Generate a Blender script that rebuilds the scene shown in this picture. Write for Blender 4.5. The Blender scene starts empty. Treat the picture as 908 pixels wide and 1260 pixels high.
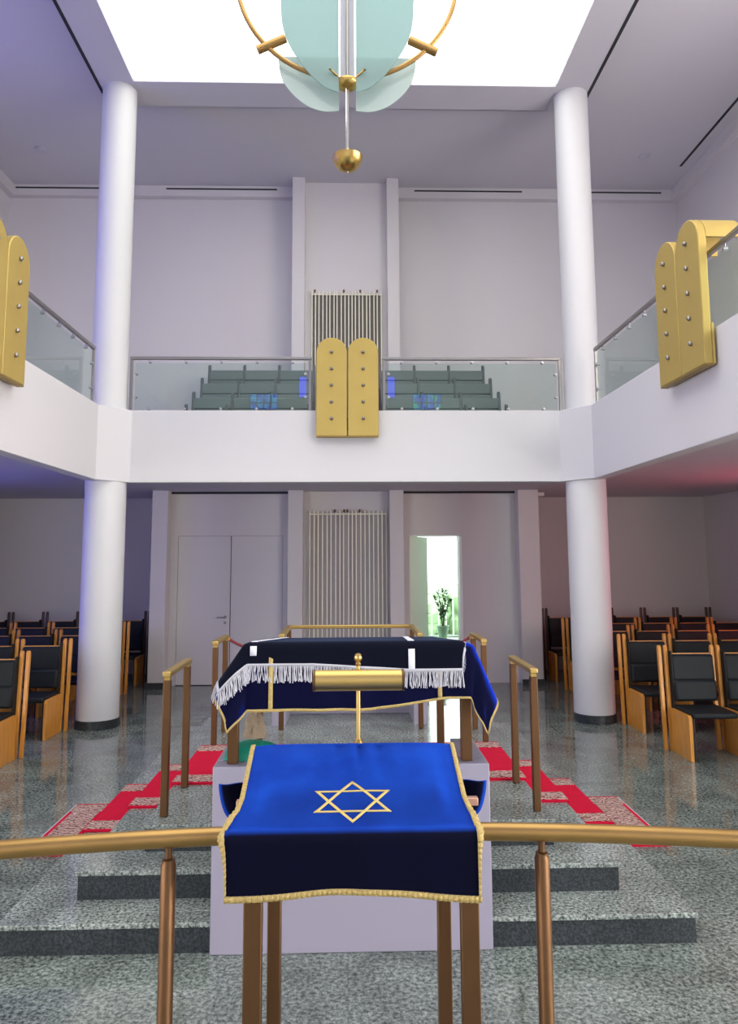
import bpy, math, random
from mathutils import Vector, Matrix
random.seed(7)
PI = math.pi
sc = bpy.context.scene
COL = sc.collection

# ------------------------------------------------------------------ materials
def new_mat(name):
    m = bpy.data.materials.new(name); m.use_nodes = True
    nt = m.node_tree
    return m, nt, nt.nodes['Principled BSDF']
def P(name, col, rough=0.5, metal=0.0, sheen=0.0, sheen_tint=None, spec=0.5, emit=None, es=0, noise=0, nscale=8, bump=0, bscale=60, coat=0):
    m, nt, b = new_mat(name)
    b.inputs['Base Color'].default_value = (*col, 1)
    b.inputs['Roughness'].default_value = rough
    b.inputs['Metallic'].default_value = metal
    b.inputs['Specular IOR Level'].default_value = spec
    b.inputs['Coat Weight'].default_value = coat
    if sheen:
        b.inputs['Sheen Weight'].default_value = sheen
        b.inputs['Sheen Roughness'].default_value = 0.4
        b.inputs['Sheen Tint'].default_value = (*(sheen_tint or col), 1)
    if emit:
        b.inputs['Emission Color'].default_value = (*emit, 1)
        b.inputs['Emission Strength'].default_value = es
    if noise or bump:
        tc = nt.nodes.new('ShaderNodeTexCoord')
    if noise:
        n = nt.nodes.new('ShaderNodeTexNoise'); n.inputs['Scale'].default_value = nscale; n.inputs['Detail'].default_value = 4
        nt.links.new(tc.outputs['Object'], n.inputs['Vector'])
        mx = nt.nodes.new('ShaderNodeMix'); mx.data_type = 'RGBA'
        mx.inputs[6].default_value = (*[c*(1-noise) for c in col], 1)
        mx.inputs[7].default_value = (*[min(1, c*(1+noise)) for c in col], 1)
        nt.links.new(n.outputs['Fac'], mx.inputs[0]); nt.links.new(mx.outputs[2], b.inputs['Base Color'])
    if bump:
        n2 = nt.nodes.new('ShaderNodeTexNoise'); n2.inputs['Scale'].default_value = bscale; n2.inputs['Detail'].default_value = 3
        nt.links.new(tc.outputs['Object'], n2.inputs['Vector'])
        bp = nt.nodes.new('ShaderNodeBump'); bp.inputs['Strength'].default_value = bump; bp.inputs['Distance'].default_value = 0.01
        nt.links.new(n2.outputs['Fac'], bp.inputs['Height']); nt.links.new(bp.outputs['Normal'], b.inputs['Normal'])
    return m
def ramp(nt, stops):
    r = nt.nodes.new('ShaderNodeValToRGB')
    e = r.color_ramp.elements
    e[0].position, e[0].color = stops[0][0], (*stops[0][1], 1)
    e[1].position, e[1].color = stops[1][0], (*stops[1][1], 1)
    for p, c in stops[2:]:
        x = e.new(p); x.color = (*c, 1)
    return r
def granite(name, dark, mid, light, rough, scale, cloud=0.5, tiles=0.0, spec=0.5):
    m, nt, b = new_mat(name)
    tc = nt.nodes.new('ShaderNodeTexCoord')
    v = nt.nodes.new('ShaderNodeTexNoise'); v.inputs['Scale'].default_value = scale; v.inputs['Detail'].default_value = 5; v.inputs['Roughness'].default_value = .75
    nt.links.new(tc.outputs['Object'], v.inputs['Vector'])
    r = ramp(nt, [(0.40, dark), (0.62, light), (0.5, mid)])
    nt.links.new(v.outputs['Fac'], r.inputs['Fac'])
    n = nt.nodes.new('ShaderNodeTexNoise'); n.inputs['Scale'].default_value = 3.0; n.inputs['Detail'].default_value = 8; n.inputs['Distortion'].default_value = .5
    nt.links.new(tc.outputs['Object'], n.inputs['Vector'])
    r2 = ramp(nt, [(0.32, (1-cloud,)*3), (0.66, (1+cloud*.5,)*3)])
    nt.links.new(n.outputs['Fac'], r2.inputs['Fac'])
    mx = nt.nodes.new('ShaderNodeMix'); mx.data_type = 'RGBA'; mx.blend_type = 'MULTIPLY'; mx.inputs[0].default_value = 1
    nt.links.new(r.outputs['Color'], mx.inputs[6]); nt.links.new(r2.outputs['Color'], mx.inputs[7])
    out = mx.outputs[2]
    if tiles:
        br = nt.nodes.new('ShaderNodeTexBrick'); br.offset = 0; br.squash = 1
        br.inputs['Color1'].default_value = (1, 1, 1, 1); br.inputs['Color2'].default_value = (.9, .9, .9, 1)
        br.inputs['Mortar'].default_value = (.72, .72, .72, 1); br.inputs['Scale'].default_value = 1
        br.inputs['Brick Width'].default_value = tiles; br.inputs['Row Height'].default_value = tiles
        br.inputs['Mortar Size'].default_value = .004; br.inputs['Mortar Smooth'].default_value = .2
        nt.links.new(tc.outputs['Object'], br.inputs['Vector'])
        m2 = nt.nodes.new('ShaderNodeMix'); m2.data_type = 'RGBA'; m2.blend_type = 'MULTIPLY'; m2.inputs[0].default_value = 1
        nt.links.new(out, m2.inputs[6]); nt.links.new(br.outputs['Color'], m2.inputs[7]); out = m2.outputs[2]
    nt.links.new(out, b.inputs['Base Color'])
    b.inputs['Roughness'].default_value = rough
    b.inputs['Specular IOR Level'].default_value = spec
    return m
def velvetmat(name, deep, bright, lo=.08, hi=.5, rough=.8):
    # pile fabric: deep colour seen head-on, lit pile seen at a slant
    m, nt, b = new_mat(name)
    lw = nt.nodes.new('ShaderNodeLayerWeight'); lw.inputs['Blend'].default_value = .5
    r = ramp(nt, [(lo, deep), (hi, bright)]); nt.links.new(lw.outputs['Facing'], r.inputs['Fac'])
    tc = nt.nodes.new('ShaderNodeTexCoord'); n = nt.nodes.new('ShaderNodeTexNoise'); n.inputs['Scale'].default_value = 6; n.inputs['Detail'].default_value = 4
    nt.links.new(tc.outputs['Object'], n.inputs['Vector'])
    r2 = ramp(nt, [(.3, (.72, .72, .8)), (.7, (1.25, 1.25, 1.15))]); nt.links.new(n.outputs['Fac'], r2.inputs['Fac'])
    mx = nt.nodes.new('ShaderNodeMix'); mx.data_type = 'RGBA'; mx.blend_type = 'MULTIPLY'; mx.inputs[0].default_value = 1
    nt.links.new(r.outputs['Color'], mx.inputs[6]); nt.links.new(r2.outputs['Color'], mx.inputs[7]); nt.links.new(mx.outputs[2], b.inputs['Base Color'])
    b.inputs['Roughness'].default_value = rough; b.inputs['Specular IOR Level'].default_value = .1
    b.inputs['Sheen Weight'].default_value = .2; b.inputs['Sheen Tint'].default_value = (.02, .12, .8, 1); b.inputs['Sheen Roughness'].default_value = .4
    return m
def glassmat(name, tint, refl=1.0, rough=0.0, frost=None, ior=1.5):
    m = bpy.data.materials.new(name); m.use_nodes = True
    nt = m.node_tree; nt.nodes.clear()
    o = nt.nodes.new('ShaderNodeOutputMaterial')
    t = nt.nodes.new('ShaderNodeBsdfTransparent'); t.inputs[0].default_value = (*tint, 1)
    g = nt.nodes.new('ShaderNodeBsdfGlossy'); g.inputs['Roughness'].default_value = rough
    ge = nt.nodes.new('ShaderNodeNewGeometry'); dt = nt.nodes.new('ShaderNodeVectorMath'); dt.operation = 'DOT_PRODUCT'
    nt.links.new(ge.outputs['Normal'], dt.inputs[0]); nt.links.new(ge.outputs['Incoming'], dt.inputs[1])
    def mth(op, a, b_):
        q = nt.nodes.new('ShaderNodeMath'); q.operation = op
        for i_, x_ in enumerate((a, b_)):
            if x_ is None: continue
            if isinstance(x_, (int, float)): q.inputs[i_].default_value = x_
            else: nt.links.new(x_, q.inputs[i_])
        return q.outputs[0]
    r0 = ((ior-1)/(ior+1))**2
    ab = mth('ABSOLUTE', dt.outputs['Value'], None); pw = mth('POWER', mth('SUBTRACT', 1.0, ab), 5.0)
    fo = mth('ADD', mth('MULTIPLY', pw, 1-r0), r0)
    mx = nt.nodes.new('ShaderNodeMixShader')
    base = t
    if frost:
        d = nt.nodes.new('ShaderNodeBsdfTranslucent'); d.inputs[0].default_value = (*frost[1], 1)
        d2 = nt.nodes.new('ShaderNodeBsdfDiffuse'); d2.inputs[0].default_value = (*frost[1], 1)
        a = nt.nodes.new('ShaderNodeMixShader'); a.inputs[0].default_value = .4
        nt.links.new(d.outputs[0], a.inputs[1]); nt.links.new(d2.outputs[0], a.inputs[2])
        b = nt.nodes.new('ShaderNodeMixShader'); b.inputs[0].default_value = frost[0]
        nt.links.new(t.outputs[0], b.inputs[1]); nt.links.new(a.outputs[0], b.inputs[2]); base = b
    nt.links.new(fo, mx.inputs[0]); nt.links.new(base.outputs[0], mx.inputs[1]); nt.links.new(g.outputs[0], mx.inputs[2])
    nt.links.new(mx.outputs[0], o.inputs[0])
    return m
def emis(name, col, s):
    m = bpy.data.materials.new(name); m.use_nodes = True
    nt = m.node_tree; nt.nodes.clear()
    o = nt.nodes.new('ShaderNodeOutputMaterial'); e = nt.nodes.new('ShaderNodeEmission')
    e.inputs[0].default_value = (*col, 1); e.inputs[1].default_value = s
    nt.links.new(e.outputs[0], o.inputs[0]); return m
def stained(name, cols, s, scale=5):
    m = bpy.data.materials.new(name); m.use_nodes = True
    nt = m.node_tree; nt.nodes.clear()
    o = nt.nodes.new('ShaderNodeOutputMaterial'); e = nt.nodes.new('ShaderNodeEmission')
    tc = nt.nodes.new('ShaderNodeTexCoord'); v = nt.nodes.new('ShaderNodeTexVoronoi'); v.inputs['Scale'].default_value = scale
    nt.links.new(tc.outputs['Object'], v.inputs['Vector'])
    sp = nt.nodes.new('ShaderNodeSeparateColor'); nt.links.new(v.outputs['Color'], sp.inputs[0])
    r = ramp(nt, cols); r.color_ramp.interpolation = 'CONSTANT'
    nt.links.new(sp.outputs[0], r.inputs['Fac']); nt.links.new(r.outputs['Color'], e.inputs[0])
    e.inputs[1].default_value = s
    nt.links.new(e.outputs[0], o.inputs[0]); return m
def ornament(name, a, bcol, scale):
    m, nt, b = new_mat(name)
    tc = nt.nodes.new('ShaderNodeTexCoord')
    v = nt.nodes.new('ShaderNodeTexVoronoi'); v.feature = 'SMOOTH_F1'; v.inputs['Scale'].default_value = scale
    nt.links.new(tc.outputs['Object'], v.inputs['Vector'])
    w = nt.nodes.new('ShaderNodeTexWave'); w.wave_type = 'RINGS'; w.inputs['Scale'].default_value = scale*.35; w.inputs['Distortion'].default_value = 9; w.inputs['Detail'].default_value = 1
    w.inputs['Detail Scale'].default_value = 1.5
    nt.links.new(tc.outputs['Object'], w.inputs['Vector'])
    r = ramp(nt, [(0.44, a), (0.54, bcol)]); nt.links.new(w.outputs['Fac'], r.inputs['Fac'])
    r2 = ramp(nt, [(0.18, (.05, .01, .015)), (0.3, (1, 1, 1))]); nt.links.new(v.outputs['Distance'], r2.inputs['Fac'])
    mx = nt.nodes.new('ShaderNodeMix'); mx.data_type = 'RGBA'; mx.blend_type = 'MULTIPLY'; mx.inputs[0].default_value = .8
    nt.links.new(r.outputs['Color'], mx.inputs[6]); nt.links.new(r2.outputs['Color'], mx.inputs[7])
    nt.links.new(mx.outputs[2], b.inputs['Base Color']); b.inputs['Roughness'].default_value = .95
    return m
def woodmat(name, c1, c2, rough=.4):
    m, nt, b = new_mat(name)
    tc = nt.nodes.new('ShaderNodeTexCoord'); mp = nt.nodes.new('ShaderNodeMapping'); mp.inputs['Scale'].default_value = (9, 9, .8)
    n = nt.nodes.new('ShaderNodeTexNoise'); n.inputs['Scale'].default_value = 4; n.inputs['Detail'].default_value = 5; n.inputs['Distortion'].default_value = .6
    nt.links.new(tc.outputs['Object'], mp.inputs[0]); nt.links.new(mp.outputs[0], n.inputs['Vector'])
    r = ramp(nt, [(0.3, c1), (0.7, c2)]); nt.links.new(n.outputs['Fac'], r.inputs['Fac'])
    nt.links.new(r.outputs['Color'], b.inputs['Base Color']); b.inputs['Roughness'].default_value = rough
    return m

M = dict(
 wall=P('wall_paint', (.67, .645, .665), .85, noise=.02, nscale=2),
 lowwall=P('wall_paint_lower', (.60, .575, .575), .85, noise=.02, nscale=2),
 ceil=P('ceiling_paint', (.58, .565, .62), .9),
 column=P('column_paint', (.65, .65, .67), .55),
 parapet=P('parapet_paint', (.62, .615, .64), .7),
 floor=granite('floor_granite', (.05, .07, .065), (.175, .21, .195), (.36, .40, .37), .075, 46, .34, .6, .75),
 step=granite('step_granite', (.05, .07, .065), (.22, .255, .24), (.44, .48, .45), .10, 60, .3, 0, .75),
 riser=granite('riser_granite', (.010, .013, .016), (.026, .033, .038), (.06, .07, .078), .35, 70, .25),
 dark=P('shadow_gap', (.02, .02, .025), .8),
 white=P('white_lacquer', (.32, .30, .39), .45),
 brass=P('brass', (.62, .42, .13), .28, 1.0),
 brass_s=P('brass_satin', (.58, .41, .14), .38, .95),
 bronze=P('bronze', (.155, .078, .034), .42, .75, noise=.2, nscale=6),
 rail=P('bronze_rail', (.40, .245, .085), .38, .88, noise=.2, nscale=5),
 gold=P('gold_panel', (.50, .37, .105), .52, .45, noise=.09, nscale=3, bump=.15, bscale=5),
 gold_d=P('gold_edge', (.33, .23, .07), .5, .6),
 steel=P('brushed_steel', (.30, .29, .28), .35, .9),
 clampm=P('satin_clamp', (.45, .45, .48), .35, .9),
 chrome=P('chrome', (.8, .8, .85), .15, 1.0),
 leather=P('black_leather', (.008, .011, .014), .55, spec=.3, bump=.15, bscale=120),
 leather_g=P('grey_green_leather', (.17, .20, .20), .55),
 wood=woodmat('pew_wood', (.54, .215, .028), (.70, .315, .05), .36),
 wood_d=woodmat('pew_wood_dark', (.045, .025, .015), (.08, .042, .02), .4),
 greyrail=P('balcony_pew_frame', (.11, .12, .13), .5),
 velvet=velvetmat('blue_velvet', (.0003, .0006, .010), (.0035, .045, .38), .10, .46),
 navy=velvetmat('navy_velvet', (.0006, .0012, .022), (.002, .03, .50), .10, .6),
 black=P('black_velvet', (.0028, .0035, .011), .9, sheen=.25, sheen_tint=(.08, .14, .3), spec=.1),
 stripe=P('white_ribbon', (.8, .8, .9), .7),
 fringe=P('silver_fringe', (.50, .50, .56), .5, .2),
 trim=P('gold_braid', (.50, .37, .13), .55, .25, noise=.35, nscale=120, bump=.6, bscale=160),
 embroid=P('gold_embroidery', (.62, .48, .16), .5, .35),
 red=P('red_carpet', (.50, .006, .035), .95, noise=.12, nscale=14, spec=.15),
 redorn=ornament('red_ornament', (.15, .01, .02), (.58, .46, .40), 42),
 rope=P('dark_red_rope', (.17, .02, .03), .8),
 lens=P('downlight_lens', (.22, .22, .25), .4),
 green=P('green_cloth', (.005, .24, .155), .55, sheen=.3, sheen_tint=(.1, .5, .4)),
 beige=P('beige_knit', (.33, .25, .18), .95, noise=.4, nscale=60),
 radiator=P('radiator_enamel', (.86, .83, .70), .4), taupe=P('radiator_shadow_plate', (.20, .185, .16), .8), taupe2=P('radiator_pale_shade', (.44, .42, .41), .8),
 glass=glassmat('balustrade_glass', (.89, .96, .93), ior=1.4),
 teal=glassmat('teal_glass', (.62, .8, .78), frost=(.78, (.40, .56, .56))),
 frost=glassmat('frosted_glass', (.9, .97, .95), frost=(.82, (.62, .72, .70))),
 pane=glassmat('window_glass', (.97, 1, .98)),
 greyglass=P('lamp_body', (.50, .49, .56), .4),
 sky_panel=emis('skylight_daylight', (1, .985, .93), 3.6),
 fill_warm=emis('side_fill_glow', (1, .92, .86), 10),  # glow of the added warm fill pane on the right
 fill_cool=emis('rear_fill_glow', (1, .96, .98), 1.7),  # glow of the added fill panes behind the camera
 winlow=emis('ground_fill_glow', (1, .97, .94), 12.0), fill_low_r=emis('ground_fill_bright', (1, .97, .92), 20.0),  # glow of the added ground-floor fill panes, right one stronger
 blue_win=stained('blue_stained_glass', [(0, (.0, .06, .8)), (.4, (.0, .35, .9)), (.7, (.0, .6, .4)), (.85, (.03, .1, .9))], 8, 6),
 blue_glow=emis('deep_blue_glass', (.10, .10, 1), 4.5), blue_low=emis('ultramarine_glass', (.10, .10, 1), 9.0), blue_deep=emis('cobalt_glass', (.05, .06, 1), 16),
 pink_glow=emis('rose_glass', (1, .14, .22), 8.0),
 doorp=P('door_paint', (.70, .76, .64), .5),
 jamb=P('door_jamb_paint', (.75, .80, .78), .5),
 leaf=P('leaf_green', (.03, .11, .03), .6),
 stem=P('stem_brown', (.10, .07, .04), .8),
 pot=P('celadon_pot', (.34, .52, .36), .35),
 lawn=P('lawn', (.42, .56, .36), .95, noise=.3, nscale=3),
 soil=P('soil', (.05, .035, .02), .95),
)

# ------------------------------------------------------------------ mesh builder
class MB:
    def __init__(s): s.v = []; s.f = []
    def add(s, vs, fs):
        b = len(s.v); s.v += [tuple(v) for v in vs]; s.f += [tuple(i+b for i in f) for f in fs]; return s
    def box(s, x0, x1, y0, y1, z0, z1):
        x0, x1 = sorted((x0, x1)); y0, y1 = sorted((y0, y1)); z0, z1 = sorted((z0, z1))
        return s.add([(x0,y0,z0),(x1,y0,z0),(x1,y1,z0),(x0,y1,z0),(x0,y0,z1),(x1,y0,z1),(x1,y1,z1),(x0,y1,z1)],
              [(3,2,1,0),(4,5,6,7),(0,1,5,4),(1,2,6,5),(2,3,7,6),(3,0,4,7)])
    def prism(s, poly, axis, a0, a1):
        # poly: 2-D points in the two remaining axes (in xyz order), extruded along axis
        def mk(p, a):
            if axis == 0: return (a, p[0], p[1])
            if axis == 1: return (p[0], a, p[1])
            return (p[0], p[1], a)
        n = len(poly)
        vs = [mk(p, a0) for p in poly] + [mk(p, a1) for p in poly]
        fs = [tuple(range(n-1, -1, -1)), tuple(range(n, 2*n))] + [(i, (i+1) % n, n+(i+1) % n, n+i) for i in range(n)]
        return s.add(vs, fs)
    def tube(s, pts, r, n=12, cap=True):
        pts = [Vector(p) for p in pts]; rs = r if isinstance(r, (list, tuple)) else [r]*len(pts)
        up = None; rings = []
        for i, p in enumerate(pts):
            d = (pts[min(i+1, len(pts)-1)] - pts[max(i-1, 0)]).normalized()
            if up is None:
                up = Vector((0, 0, 1)) if abs(d.z) < .9 else Vector((1, 0, 0))
            a = d.cross(up).normalized(); up = a.cross(d).normalized()
            rings.append([p + (a*math.cos(2*PI*k/n) + up*math.sin(2*PI*k/n))*rs[i] for k in range(n)])
        vs = [v for r_ in rings for v in r_]; fs = []
        for i in range(len(pts)-1):
            for k in range(n):
                fs.append((i*n+k, i*n+(k+1) % n, (i+1)*n+(k+1) % n, (i+1)*n+k))
        if cap: fs += [tuple(range(n-1, -1, -1)), tuple((len(pts)-1)*n+k for k in range(n))]
        return s.add(vs, fs)
    def lathe(s, prof, c=(0, 0, 0), n=32, axis=2):
        vs = []; fs = []
        for r, z in prof:
            for k in range(n):
                a = 2*PI*k/n; q = [r*math.cos(a), r*math.sin(a)]
                p = (q[0], q[1], z) if axis == 2 else ((z, q[0], q[1]) if axis == 0 else (q[0], z, q[1]))
                vs.append((p[0]+c[0], p[1]+c[1], p[2]+c[2]))
        for i in range(len(prof)-1):
            for k in range(n):
                fs.append((i*n+k, i*n+(k+1) % n, (i+1)*n+(k+1) % n, (i+1)*n+k))
        if prof[0][0] > 1e-5: fs.append(tuple(range(n-1, -1, -1)))
        if prof[-1][0] > 1e-5: fs.append(tuple((len(prof)-1)*n+k for k in range(n)))
        return s.add(vs, fs)
    def grid(s, fn, us, vs_):
        nu, nv = len(us), len(vs_)
        vs = [fn(u, v) for u in us for v in vs_]
        fs = [(i*nv+j, (i+1)*nv+j, (i+1)*nv+j+1, i*nv+j+1) for i in range(nu-1) for j in range(nv-1)]
        return s.add(vs, fs)
    def obj(s, name, mat, parent=None, bevel=0, solid=0, smooth=35, seg=2, sub=0):
        me = bpy.data.meshes.new(name); me.from_pydata(s.v, [], s.f); me.update()
        me.materials.append(M[mat] if isinstance(mat, str) else mat)
        import bmesh
        bm = bmesh.new(); bm.from_mesh(me); bmesh.ops.remove_doubles(bm, verts=bm.verts, dist=1e-5)
        bmesh.ops.recalc_face_normals(bm, faces=bm.faces); bm.to_mesh(me); bm.free()
        for p in me.polygons: p.use_smooth = True
        me.set_sharp_from_angle(angle=math.radians(smooth))
        o = bpy.data.objects.new(name, me); COL.objects.link(o)
        if parent is not None:
            o.parent = parent
            o.matrix_parent_inverse = Matrix.Translation(-parent.location) if not hasattr(parent, '_x') else Matrix()
        if solid:
            md = o.modifiers.new('solid', 'SOLIDIFY'); md.thickness = solid; md.offset = 0
        if bevel:
            md = o.modifiers.new('bevel', 'BEVEL'); md.width = bevel; md.segments = seg; md.limit_method = 'ANGLE'; md.angle_limit = math.radians(40)
            md.harden_normals = False
        return o
def thing(name, label, cat, loc=(0, 0, 0), group=None):
    o = bpy.data.objects.new(name, None); COL.objects.link(o); o.location = loc; o.empty_display_size = .2
    o['label'] = label; o['category'] = cat
    if group: o['group'] = group
    return o
def tag(o, label, cat, group=None):
    o['label'] = label; o['category'] = cat
    if group: o['group'] = group
    return o
def struct(o):
    o['kind'] = 'structure'; return o
def lin(a, b, n): return [a+(b-a)*i/n for i in range(n+1)]
# copies: the thing, its parts and their sub-parts
def dup(o, loc, label, parent=None):
    c = o.copy(); COL.objects.link(c)
    if parent is None: c.location = loc; c['label'] = label
    else: c.parent = parent; c.matrix_parent_inverse = o.matrix_parent_inverse.copy()
    for ch in [q for q in bpy.data.objects if q.parent == o]: dup(ch, None, None, c)
    return c

# ------------------------------------------------------------------ the room shell
ZC, ZS, ZB, ZG = 8.30, 8.15, 2.93, 3.06       # ceiling, beam soffit, parapet bottom, ceiling under the gallery
LW, UW, RY = 6.5, 5.75, -6.0
m = MB(); m.box(-LW-.3, LW+.3, RY-.3, 13.9, -.2, 0); struct(m.obj('floor', 'floor'))
# side walls
for sgn, nm in ((-1, 'left'), (1, 'right')):
    m = MB(); m.box(sgn*LW, sgn*(LW+.25), RY, 13.85, 0, ZG+.02); struct(m.obj('wall_lower_'+nm, 'lowwall'))
    m = MB(); m.box(sgn*UW, sgn*(UW+.25), RY, 12.7, 3.5-.3, ZC+.3); struct(m.obj('wall_upper_'+nm, 'wall'))
m = MB(); m.box(-LW-.25, LW+.25, RY-.25, RY, 0, ZC+.3); struct(m.obj('wall_rear', 'wall'))
# lower back wall: side bays, centre bays with the two doors, niche, piers
m = MB()
m.box(-LW, -3.05, 13.6, 13.85, 0, ZG+.02); m.box(3.05, LW, 13.6, 13.85, 0, ZG+.02)
m.box(-3.09, -2.86, 12.28, 13.6, 0, ZG+.02); m.box(2.80, 3.07, 12.28, 13.6, 0, ZG+.02)
DZ = 2.35
m.box(-2.86, -2.72, 12.3, 12.55, 0, ZG+.02); m.box(-2.72, -1.04, 12.3, 12.55, DZ, ZG+.02); m.box(-1.04, 1.0, 12.3, 12.55, 0, ZG+.02)
m.box(1.0, 1.86, 12.3, 12.55, DZ, ZG+.02); m.box(1.86, 2.80, 12.3, 12.55, 0, ZG+.02)
struct(m.obj('wall_lower_back', 'lowwall'))
k = 1
for x0, x1, yf in ((-3.09, -2.84, 12.05), (-.945, -.705, 12.05), (.675, .90, 12.05), (2.74, 3.07, 12.05)):
    m = MB(); m.box(x0, x1, yf, 12.3, 0, ZG+.02); struct(m.obj('trim_%d' % k, 'lowwall', bevel=.008)); k += 1
for x0, x1 in ((-3.11, -2.83), (2.73, 3.09)):
    m = MB(); m.box(x0, x1, 12.03, 12.06, 0, .09); struct(m.obj('baseboard_pier_%s' % ('left' if x0 < 0 else 'right'), 'riser'))
# dark shadow joint where the centre bays meet the gallery ceiling
for x0, x1 in ((-2.84, -.945), (.90, 2.74)):
    m = MB(); m.box(x0, x1, 12.27, 12.30, ZG-.035, ZG); struct(m.obj('trim_%d' % k, 'dark')); k += 1
# upper back wall, pilasters, bulkheads with air slots
m = MB(); m.box(-UW, UW, 12.42, 12.65, 3.2, ZC+.3); m.box(-.70, .67, 12.16, 12.42, 3.2, ZC+.02); struct(m.obj('wall_upper_back', 'wall'))
for x0, x1 in ((-.905, -.695), (.665, .865)):
    m = MB(); m.box(x0, x1, 11.98, 12.45, 3.2, ZC+.02); struct(m.obj('trim_%d' % k, 'wall', bevel=.008)); k += 1
for x0, x1 in ((-UW, -.905), (.865, UW)):
    m = MB(); m.box(x0, x1, 12.30, 12.42, 8.11, ZC+.02); struct(m.obj('trim_%d' % k, 'wall')); k += 1
for sgn in (-1, 1):
    m = MB(); m.box(sgn*(UW-.12), sgn*UW, 1, 12.30, 8.11, ZC+.02); struct(m.obj('trim_%d' % k, 'wall')); k += 1
for x0, x1 in ((-3.07, -1.19), (1.16, 3.02), (3.95, 5.45), (-5.6, -4.0)):
    m = MB(); m.box(x0, x1, 12.292, 12.305, 8.228, 8.252); struct(m.obj('trim_%d' % k, 'dark')); k += 1
# ceiling: outer field, lower beam ring round the skylight
SX0, SX1, SY0, SY1 = -2.77, 2.77, .5, 9.24
BX, BY = 3.24, 9.78
m = MB(); m.box(-UW, -BX, RY, 12.5, ZC, ZC+.2); m.box(BX, UW, RY, 12.5, ZC, ZC+.2); m.box(-BX, BX, BY, 12.5, ZC, ZC+.2); m.box(-BX, BX, RY, 0, ZC, ZC+.2)
struct(m.obj('ceiling', 'ceil'))
m = MB(); m.box(-BX, SX0, 0, BY, ZS, ZC+.2); m.box(SX1, BX, 0, BY, ZS, ZC+.2); m.box(SX0, SX1, SY1, BY, ZS, ZC+.2); m.box(SX0, SX1, 0, SY0, ZS, ZC+.2)
struct(m.obj('ceiling_beam', 'ceil', bevel=.006))
for sgn in (-1, 1):
    m = MB(); m.box(sgn*3.22, sgn*3.262, .5, 9.5, ZS-.004, ZS+.05); struct(m.obj('trim_%d' % k, 'dark')); k += 1
m = MB(); m.box(5.42, 5.46, 9.5, 11.5, ZC-.006, ZC+.02); struct(m.obj('trim_%d' % k, 'dark')); k += 1
# skylight: luminous glass ceiling
m = MB(); m.box(SX0-.02, SX1+.02, SY0-.02, SY1+.02, ZS+.05, ZS+.08); struct(m.obj('window_1', 'sky_panel'))
# gallery slab (its underside is the low ceiling) and parapet
def ring(off0, off1, z0, z1, mb):
    # U-shaped parapet following the void: sides, cut corners, back; off = thickness outwards
    def path(o):
        return [(-3.0-o, -2.0), (-3.0-o, 9.05+o*.33), (-2.7-o*.33, 9.42+o), (2.7+o*.33, 9.42+o), (3.0+o, 9.05+o*.33), (3.0+o, -2.0)]
    a, b = path(off0), path(off1)
    n = len(a)
    vs = [(x, y, z0) for x, y in a] + [(x, y, z0) for x, y in b] + [(x, y, z1) for x, y in a] + [(x, y, z1) for x, y in b]
    fs = []
    for i in range(n-1):
        fs += [(i, i+1, n+i+1, n+i), (2*n+i, 3*n+i, 3*n+i+1, 2*n+i+1), (i, 2*n+i, 2*n+i+1, i+1), (n+i, n+i+1, 3*n+i+1, 3*n+i)]
    fs += [(0, n, 3*n, 2*n), (n-1, 3*n-1, 4*n-1, 2*n-1)]
    mb.add(vs, fs)
m = MB(); ring(0, .16, ZB, 3.84, m); struct(m.obj('wall_parapet', 'parapet', bevel=.006))
m = MB()
m.box(-LW, -3.14, -2, 13.6, ZG, ZG+.14); m.box(3.14, LW, -2, 13.6, ZG, ZG+.14); m.box(-3.14, 3.14, 9.56, 13.6, ZG, ZG+.14)

struct(m.obj('ceiling_gallery', 'ceil'))
# tiers of the gallery floor
TIER = [(9.75, 3.2), (10.25, 3.44), (10.85, 3.76), (11.45, 4.1)]
m = MB()
for i, (ty, tz) in enumerate(TIER):
    y1 = TIER[i+1][0] if i < 3 else 12.15
    m.box(-2.6, 2.6, ty, y1, 3.19, tz)
struct(m.obj('floor_tiers', 'greyrail'))

# ------------------------------------------------------------------ unseen windows: coloured glass, plus white panes added as fill light
def window(n, mat, box, bars=3):
    x0, x1, y0, y1, z0, z1 = box
    o = struct(MB().box(*box).obj('window_%d' % n, mat))
    f = MB()
    if abs(x1-x0) < .1:
        xx = (x0+x1)/2; s = -1 if xx > 0 else 1; xa = xx+s*.03
        for i in range(bars+1):
            y = y0+(y1-y0)*i/bars; f.box(xx, xa+s*.02, y-.025, y+.025, z0, z1)
        for z in (z0, (z0+z1)/2, z1): f.box(xx, xa+s*.02, y0, y1, z-.025, z+.025)
    else:
        for i in range(bars+1):
            x = x0+(x1-x0)*i/bars; f.box(x-.02, x+.02, y1, y1+.04, z0, z1)
        for i in range(bars+1):
            z = z0+(z1-z0)*i/bars; f.box(x0, x1, y1, y1+.04, z-.02, z+.02)
    f.obj('window_frame', 'greyrail', o)
window(3, 'blue_win', (-3.24, -2.31, RY, RY+.03, 6.2, 7.45), 4)
window(4, 'blue_win', (2.20, 3.16, RY, RY+.03, 6.2, 7.45), 4)
window(5, 'blue_deep', (-1.62, -1.25, RY, RY+.03, 7.3, 8.05), 1)
window(6, 'blue_deep', (1.25, 1.62, RY, RY+.03, 7.3, 8.05), 1)
window(7, 'fill_warm', (UW-.03, UW, 1.0, 6.5, 4.6, 7.4), 6)  # added pane, unseen, warms and brightens the left upper wall
window(8, 'blue_glow', (-UW, -UW+.03, 7.2, 8.6, 4.3, 7.6), 3)
window(9, 'blue_low', (-LW, -LW+.03, 8.2, 9.6, 1.0, 2.8), 3)
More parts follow.
